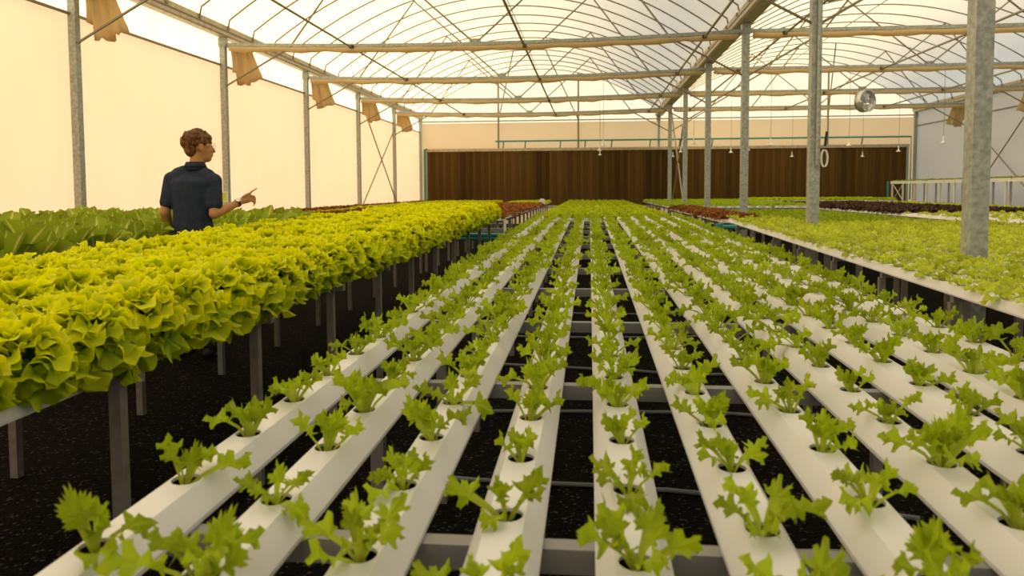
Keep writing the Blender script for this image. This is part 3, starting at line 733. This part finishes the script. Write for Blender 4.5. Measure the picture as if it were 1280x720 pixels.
rgk = random.Random(21)
young = Kind('young_lettuce', M['young'],
             [fan_leaf(i, .058+.010*(i % 3), .046+.004*(i % 2), .64, 7, .12, .13, .012, .012, (.4, .8, 1.1, .3, 1.5, .6)[i], 35, phi=100, rk=5) for i in range(6)],
             [recipe(rgk, 6+(i % 4), (88, 48), 1.5, (.70, 1.10), 6, .008, -.014) for i in range(10)],
             [fan_leaf(90+i, .05, .052, .72, 5, .10, .15, .012, 0, .8, 11, (.5, 1.0)) for i in range(3)])
def age_shade(leaf, k): V, Fc, UV = leaf; return V, Fc, [(u, v*k) for u, v in UV]       # older outer leaves: greener, with the dim sides of the heads put into colour
oakl = [fan_leaf(40+i, .060, .050, 1.0, (6, 7, 5, 6, 8, 7)[i], .09, 0, .013, .0045, (.8, 1.3, 1.9, .6, 1.5, 2.3)[i], 49, (.3, .58, .82, 1.0), 124, .008, 3.2+.35*i) for i in range(6)]
oakl = [age_shade(l, (1, 1, .95, .80, .70, .64)[i]) for i, l in enumerate(oakl)]
oakr = []
for i in range(6):
    r_ = recipe(rgk, 104, (88, -28), .85, (.78, 1.24), 6, .035, .06, .045)
    oakr.append([((v % 3) if k < 52+rgk.randrange(16) else 3+v % 3, mx) for k, (v, mx) in enumerate(r_)])
oak = Kind('oak_leaf_lettuce', M['oak'], oakl, oakr)
cosk = Kind('cos_lettuce', M['cos'],
            [cos_leaf(60+i, .27-.02*(i % 3), .050+.010*(i % 2), (.35, .8, .3, 1.2, .6)[i], .009) for i in range(5)],
            [recipe(rgk, 14, (90, 54), 1.3, (.80, 1.10), 5, .03, 0) for i in range(6)])
seed = Kind('lettuce_seedling', M['seed'],
            [fan_leaf(70+i, .040, .044, .8, 5, .12, .10, .010, .003, (.6, 1.0, 1.4)[i], 15, (.5, 1.0)) for i in range(3)],
            [recipe(rgk, 8, (84, 28), 1.0, (.95, 1.2), 3, .006, -.008) for i in range(8)])
red = Kind('red_lettuce', M['red'],
           [fan_leaf(80+i, .03, .055, .95, 5, .10, .08, .012, 0, (.6, 1.1, 1.5)[i], 11, (.5, 1.0)) for i in range(3)],
           [recipe(rgk, 16, (84, 12), .9, (.9, 1.15), 3, .012, 0) for i in range(6)])
dark = Kind('dark_red_lettuce', M['dark'], red.leaves, red.recipes)
lime = Kind('lime_lettuce', M['lime'], red.leaves, red.recipes)
midlime = Kind('dense_lettuce', M['midlime'], red.leaves, red.recipes)
green = Kind('green_lettuce', M['green'], seed.leaves, [recipe(rgk, 10, (84, 20), 1.0, (1.0, 1.3), 3, .008, 0) for i in range(6)])

def row(x0, dx, p): return ordn(int(round((p[0]-x0)/dx))+1)
plant(young, sp_main, lambda p: 'young frilly lettuce in the %s main bench trough from the sunlit wall side' % row(mainx[0], DX, p), 'young frilly lettuces of the main bench', 'lettuce', 140, 300, 2, .66, .95, .18, 'rows of small frilly lettuce toward the far end of the main bench')
plant(oak, [(x, y, z) for x, y, z in sp_oak if y > 1.0], lambda p: 'big lime oak leaf lettuce head, in the %s row from the open gravel aisle' % row(-1.44, -.2, p), 'oak leaf lettuce heads', 'lettuce', 22, 320, 3, .97, 1.2, .12, None,
      lambda p: (Vector(p)-Vector((0, 0, HC))).length + .9*abs(p[0]+1.44))
plant(cosk, sp_cos, lambda p: 'upright cos lettuce with pale ribs, in the %s row from the oak leaf bench' % row(-3.38, -.29, p), 'cos lettuces', 'lettuce', 46, 320, 4, 1.0, 1.28, .1)
plant(seed, sp_seed, lambda p: 'small pale green lettuce seedling, in the %s row from the main bench' % ordn(min(range(len(r1x)), key=lambda i: abs(r1x[i]-p[0]))+1), 'pale lettuce seedlings', 'lettuce', 0, 300, 5, .7, 1.05, .15, 'pale lettuce seedlings filling the rest of the seedling bench')
rr = random.Random(8)
red2 = [p for p in sp_red2 if int(round((-3.4-p[0])/.24)) not in (3, 7, 8)]
lim2 = [p for p in sp_red2 if p not in red2]
plant(red, sp_red + sp_red3, 'small rusty red lettuce on a bench next to the main rows', 'rusty red lettuces', 'lettuce', 0, 300, 6, .9, 1.15, .12, 'rusty red lettuces at the far end of their benches')
plant(red, red2, 'red lettuces spread over the wide bench along the sunlit film wall', None, 'lettuce', 0, 0, 7, .9, 1.15)
plant(lime, lim2, 'yellow green lettuce lines within the wide red bench', None, 'lettuce', 0, 0, 9, .7, .9)
plant(midlime, sp_mid2, 'lime lettuce packed on the bench beyond the main rows', 'lime lettuces beyond the main bench', 'lettuce', 0, 300, 10, .9, 1.15, .1, 'dense lime lettuce running from the main bench to the pads')
plant(lime, sp_lime2, 'lime lettuces filling the long bench before the pads and sunlit wall', None, 'lettuce', 0, 0, 21, .9, 1.1)
plant(red, sp_red4, 'narrow strip of red lettuces along the foot of the sunlit wall', None, 'lettuce', 0, 0, 22, .9, 1.1)
plant(lime, sp_lime, 'lime lettuce bed at the foot of the brown pads', None, 'lettuce', 0, 0, 11, .9, 1.1)
plant(green, sp_grn, 'bright green lettuces on the bench behind the pale seedlings', None, 'lettuce', 0, 0, 12, .7, .95)
plant(dark, [p for p in sp_r2 if p[1] > 13.8], 'dark brown red lettuce on the bench past the columns', 'dark red lettuces', 'lettuce', 0, 300, 13, .85, 1.1, .12, 'dark brown red lettuces at the far end of their bench')
plant(seed, [p for p in sp_r2 if p[1] <= 13.8 and rr.random() < .45], 'sparse small green seedling on the white troughs past the columns', 'sparse seedlings past the columns', 'lettuce', 0, 300, 14, .6, .9)
plant(seed, sp_r3, 'soft green lettuces on the bench before the raised table', None, 'lettuce', 0, 0, 15, 1.0, 1.4)
plant(midlime, sp_far, 'bright lime lettuces on the cross bench by the pads near the raised table', None, 'lettuce', 0, 0, 23, .9, 1.1)
plant(green, sp_bk, 'green lettuces near the pads past the valley columns', None, 'lettuce', 0, 0, 16, .9, 1.2)
plant(green, sp_rt, 'low green seedlings covering the raised nursery table', None, 'seedlings', 0, 0, 17, .8, 1.1)

# ------------------------------------------------------------------ person
def capsule(bm, a, b, ra, rb, sc=(1, 1, 1), n=14):
    """tapered capsule from a to b"""
    a, b = Vector(a), Vector(b); ax = b-a; L = ax.length
    q = Vector((0, 0, 1)).rotation_difference(ax.normalized()) if L > 1e-6 else Quaternion()
    prof = [(ra*math.cos(t), -ra*math.sin(-t) if False else ra*math.sin(t)) for t in [(-pi/2+pi/2*i/6) for i in range(7)]]
    prof += [(rb*math.cos(t), L+rb*math.sin(t)) for t in [(pi/2*i/6) for i in range(7)]]
    rings = []
    for r_, z in prof:
        ring = []
        for k in range(n):
            p = Vector((max(r_, 1e-4)*math.cos(2*pi*k/n), max(r_, 1e-4)*math.sin(2*pi*k/n), z)); p = q @ p
            ring.append(bm.verts.new(a + Vector((p.x*sc[0], p.y*sc[1], p.z*sc[2])) if sc != (1, 1, 1) else a + p))
        rings.append(ring)
    for i in range(len(rings)-1):
        for k in range(n): bm.faces.new((rings[i][k], rings[i][(k+1) % n], rings[i+1][(k+1) % n], rings[i+1][k]))
    bm.faces.new(rings[0][::-1]); bm.faces.new(rings[-1])
def ell(bm, c, r, rot=0, n=16):
    mx = Matrix.Translation(c) @ Matrix.Rotation(rot, 4, 'Z') @ Matrix.Diagonal((*r, 1))
    bmesh.ops.create_uvsphere(bm, u_segments=n, v_segments=n//2+2, radius=1, matrix=mx)
def remesh(bm, name, m, parent, vox, smooth=4, fac=.5, disp=None):
    me = bpy.data.meshes.new(name); bmesh.ops.recalc_face_normals(bm, faces=bm.faces); bm.to_mesh(me); bm.free()
    tmp = bpy.data.objects.new('tmp', me); COL.objects.link(tmp)
    r_ = tmp.modifiers.new('r', 'REMESH'); r_.mode = 'VOXEL'; r_.voxel_size = vox; r_.use_smooth_shade = True
    s_ = tmp.modifiers.new('s', 'SMOOTH'); s_.iterations = smooth; s_.factor = fac
    dg = bpy.context.evaluated_depsgraph_get(); dg.update()
    out = bpy.data.meshes.new_from_object(tmp.evaluated_get(dg)); out.name = name
    bpy.data.objects.remove(tmp); bpy.data.meshes.remove(me)
    if disp:
        for v in out.vertices: v.co += Vector(disp(v.co))
    out.materials.clear(); out.materials.append(m); out.polygons.foreach_set('use_smooth', [True]*len(out.polygons))
    return link(name, out, parent)

PO = Vector((-3.06, 5.62, 0)); PROT = math.atan(.545)
# local frame: +x to the man's side that shows his pointing hand, +y away down the aisle, facing about (.5, .87)
FD = Vector((.95, .31, 0)).normalized(); FR = math.atan2(FD.y, FD.x)      # face direction
SD = Vector((-FD.y, FD.x, 0))                                              # to his left
HCn = Vector((.030, .0, 1.66))
def hp(f, s, z): return HCn + FD*f + SD*s + Vector((0, 0, z))
LS, RS_ = Vector((-.180, .085, 1.42)), Vector((.125, -.075, 1.405))
LE, RE = Vector((-.235, .07, 1.15)), Vector((.120, -.125, 1.135))
LW, RW = Vector((-.20, .20, .98)), Vector((.315, -.03, 1.225))
bm = bmesh.new()
ell(bm, hp(-.012, 0, .022), (.096, .076, .090), FR); ell(bm, hp(.028, 0, -.045), (.064, .058, .082), FR); ell(bm, hp(.052, 0, -.094), (.036, .034, .028), FR)
capsule(bm, hp(.082, 0, .012), hp(.108, 0, -.034), .009, .014)             # nose
ell(bm, hp(.092, 0, -.060), (.010, .022, .008), FR); ell(bm, hp(.088, 0, -.074), (.010, .019, .008), FR)   # lips
ell(bm, hp(.078, 0, .030), (.016, .052, .010), FR)                          # brow
for s in (-1, 1): ell(bm, hp(-.016, s*.082, -.010), (.021, .012, .034), FR); ell(bm, hp(.06, s*.036, -.03), (.025, .022, .02), FR)
capsule(bm, (.0, .0, 1.46), hp(-.018, 0, -.05), .062, .052)                 # neck
ch = Vector((-.026, .0, 1.32))
capsule(bm, LS*.7+Vector((-.0065, 0, .39)), RS_*.7+Vector((-.0065, 0, .39)), .055, .055)
capsule(bm, (-.03, .005, 1.36), (-.03, .005, 1.10), .092, .085); capsule(bm, (-.03, .005, 1.1), (-.03, .005, .92), .085, .095)
for S, E_, W_ in ((LS, LE, LW), (RS_, RE, RW)): capsule(bm, S+(E_-S)*.15, E_, .040, .041); capsule(bm, E_, W_, .042, .027)
for s in (-1, 1):
    hx = Vector((-.03+s*.085, .01-s*.045, .90)); kn = Vector((-.03+s*.10, .03-s*.05, .48)); an = Vector((-.03+s*.105, .0-s*.05, .09))
    capsule(bm, hx, kn, .085, .056); capsule(bm, kn, an, .056, .038); capsule(bm, an+Vector((0, 0, -.05)), an+Vector((.05, .12, -.06)), .036, .03)
# pointing hand
hd = (Vector((.42, .02, 1.275))-RW).normalized(); hs = Vector((0, 0, 1)).cross(hd).normalized(); hu = hd.cross(hs)
pc = RW + hd*.055
capsule(bm, RW, RW+hd*.05, .026, .034); capsule(bm, pc+hu*.016, pc+hd*.035+hu*.018, .022, .020); capsule(bm, pc-hu*.016, pc+hd*.030-hu*.020, .021, .018)
def finger(b0, segs, r0):
    p = b0
    for d, l, r1 in segs:
        q = p + d.normalized()*l; capsule(bm, p, q, r0, r1, n=10); p, r0 = q, r1
k1 = pc + hd*.042
finger(k1+hu*.026, [(hd+hu*.28, .034, .0085), (hd+hu*.12, .028, .0078), (hd+hu*.05, .022, .007)], .010)       # index
finger(k1+hu*.006, [(hd*.9-hu*.35, .032, .0088), (hd*.2-hu*1, .026, .008), (-hd*.6-hu*.8, .02, .0075)], .0105)
finger(k1-hu*.014, [(hd*.7-hu*.5, .028, .0085), (-hu+hd*.05, .024, .008), (-hd*.7-hu*.6, .018, .0072)], .010)
finger(k1-hu*.032-hd*.006, [(hd*.5-hu*.6, .022, .0075), (-hu-hd*.1, .018, .007), (-hd*.7-hu*.5, .014, .0065)], .009)
finger(pc-hs*.018+hu*.028-hd*.02, [(hd+hu*.35-hs*.5, .034, .0095), (hd-hu*.1-hs*.1, .028, .0082)], .012)     # thumb
# hanging hand
hd2 = Vector((.1, .25, -.8)).normalized(); capsule(bm, LW, LW+hd2*.05, .027, .033); c2 = LW+hd2*.06; sd2 = Vector((.9, -.3, 0)).normalized(); sd2 = (sd2-hd2*sd2.dot(hd2)).normalized()
capsule(bm, c2-sd2*.02, c2-sd2*.02+hd2*.03, .02, .017); capsule(bm, c2+sd2*.02, c2+sd2*.02+hd2*.03, .02, .017)
for i in range(4):
    b0 = c2 + sd2*(-.032+.0215*i) + hd2*.035; l = (.024, .03, .032, .028)[i]; fw = Vector((.3, .9, 0))
    finger(b0, [(hd2, l, .0088), (hd2+fw*.35, l*.8, .008), (hd2+fw*.8, l*.6, .0072)], .0095)
finger(c2+sd2*.035-hd2*.02, [(hd2+sd2*.6, .032, .009), (hd2+Vector((.3, .9, 0))*.4, .026, .008)], .012)
person = remesh(bm, 'person', M['skin'], None, .0065, 3, .5)
person.location = PO; person.rotation_euler = (0, 0, PROT)
tag(person, 'person in navy short sleeved shirt pointing over the oak leaf lettuce', 'person')
# shirt
bm = bmesh.new()
capsule(bm, LS+Vector((.03, 0, -.02)), RS_+Vector((-.03, 0, -.02)), .070, .072)
capsule(bm, LS*.35+Vector((-.02, 0, .952)), RS_*.35+Vector((-.005, 0, .95)), .068, .068)
capsule(bm, LS*.6+Vector((-.01, 0, .578)), RS_*.6+Vector((-.005, 0, .575)), .074, .074)
for k in range(25):
    t = k/24; z = 1.37-.47*t; rx = .168-.016*math.sin(t*pi)+.004*t; ry = .124-.008*math.sin(t*pi)+.01*t
    ell(bm, (-.034, .005, z), (rx, ry, .075), -.50, 24)
for S, E_ in ((LS, LE), (RS_, RE)):
    d = (E_-S); S2 = S+Vector((0, 0, -.015)); capsule(bm, S2, S2+d*.62, .062, .060); capsule(bm, S2+d*.5, S2+d*.66, .058, .062)
def folds(c):
    t = max(0, min(1, (1.4-c.z)/.5)); a = math.atan2(c.y, c.x+.034); m_ = .007*math.sin(a*8+c.z*5)*t + .003*math.sin(c.z*17+a*3)*t
    return (math.cos(a)*m_, math.sin(a)*m_, 0)
shirt = remesh(bm, 'shirt', M['shirt'], person, .009, 12, .5, folds)
# collar
b = MB(); n = 24; V = []
cc = Vector((-.004, -.004, 1.505)); 
for j in range(4):
    for k in range(n):
        a = 2*pi*k/n; f = Vector((math.cos(a), math.sin(a), 0)); fr = f.dot(Vector((.5, .87, 0))); r_ = (.086, .072, .071, .084)[j]; z = (-.028, .012, .030, -.006)[j] - .030*max(0, fr)
        V.append(cc + f*r_ + Vector((0, 0, z)))
b.add(V, [(j*n+k, j*n+(k+1) % n, (j+1)*n+(k+1) % n, (j+1)*n+k) for j in range(3) for k in range(n)])
q = b.build('collar', M['shirt'], person, True); sm = q.modifiers.new('t', 'SOLIDIFY'); sm.thickness = .004
# trousers and shoes
bm = bmesh.new(); ell(bm, (-.032, .008, .93), (.165, .125, .10), -.5)
for s in (-1, 1):
    hx = Vector((-.03+s*.082, .01-s*.045, .90)); kn = Vector((-.03+s*.10, .03-s*.05, .48)); an = Vector((-.03+s*.105, -s*.05, .09))
    capsule(bm, hx, kn, .100, .075); capsule(bm, kn, an, .075, .062)
remesh(bm, 'trousers', M['trouser'], person, .012, 4)
for s in (-1, 1):
    bm = bmesh.new(); an = Vector((-.03+s*.105, -s*.05, .045)); capsule(bm, an+Vector((-.03, -.05, 0)), an+Vector((.07, .16, -.005)), .044, .038)
    for v in bm.verts: v.co.z = max(v.co.z, .004)
    remesh(bm, 'shoe', M['black'], person, .010, 2)
# hair
rg = random.Random(4); bm = bmesh.new()
ell(bm, hp(-.028, 0, .040), (.104, .087, .074), FR); ell(bm, hp(-.072, 0, -.005), (.050, .070, .080), FR)
for i in range(120):
    a = rg.uniform(0, 2*pi); e = rg.uniform(-.45, 1.45); d = Vector((math.cos(a)*math.cos(e), math.sin(a)*math.cos(e), math.sin(e)))
    f, s_, z = d.x*.104-.028, d.y*.086, d.z*.074+.040
    if f > .02 and z < .045: continue
    if f > -.055 and z < .022: continue
    if z < -.06: continue
    ell(bm, hp(f, s_, z), (rg.uniform(.014, .024), rg.uniform(.012, .020), rg.uniform(.020, .036)), FR+rg.uniform(-1, 1), 8)
ell(bm, hp(.030, 0, .066), (.064, .070, .044), FR)
for i in range(22):
    a = rg.uniform(0, 6.28); r_ = rg.uniform(.02, .08); p = hp(-.03+r_*math.cos(a), r_*math.sin(a)*.8, .095+.01*rg.random()); capsule(bm, p, p+Vector((rg.uniform(-.02, .02), rg.uniform(-.02, .02), (.018+.012*rg.random()))), .010, .006, n=8)
remesh(bm, 'hair', M['hair'], person, .0055, 5, .5)
# glasses and watch
for s in (-1, 1):
    b = MB(); c = hp(.100, s*.036, .004); b.tube([c + SD*(.023*math.cos(2*pi*i/18)) + Vector((0, 0, .020*math.sin(2*pi*i/18))) for i in range(19)], .0018, 5, False)
    b.tube([hp(.100, s*.060, .008), hp(.01, s*.080, .010), hp(-.02, s*.080, .0)], .0016, 5); b.build('glasses_frame', M['metal'], person)
b = MB(); wr = RE+(RW-RE)*.90; ax = (RW-RE).normalized(); p1 = ax.cross(Vector((0, 0, 1))).normalized(); p2 = ax.cross(p1)
b.tube([wr-ax*.010, wr+ax*.010], .034, 14); wb = b.build('watch', M['black'], person, True)
b = MB(); fc = wr + (p1*.7 - p2*.75).normalized()*.033; nrm = (fc-wr).normalized(); b.tube([fc, fc+nrm*.008], .019, 14); tag(b.build('watch_face', M['metal'], wb), 'silver watch face', None)

# yellow sticky card in the cos bed
p = unproj(278, 246, 1, 7.2); o = thing('sticky_card', 'small yellow insect card in a white frame above the cos lettuce', 'insect card', (p.x, p.y, .83)); o.rotation_euler = (0, 0, .3)
hz = p.z-.83
b = MB(); b.b2(-.042, .042, -.002, .002, hz-.045, hz+.04); b.build('card', M['yellow'], o)
b = MB()
for x in (-.047, .047): b.b2(x-.006, x+.006, -.005, .005, hz-.052, hz+.048)
for z in (hz-.05, hz+.046): b.b2(-.05, .05, -.005, .005, z-.005, z+.005)
b.build('card_frame', M['white'], o)
b = MB(); b.b2(-.006, .006, .005, .012, 0, hz); b.build('stake', M['white'], o)
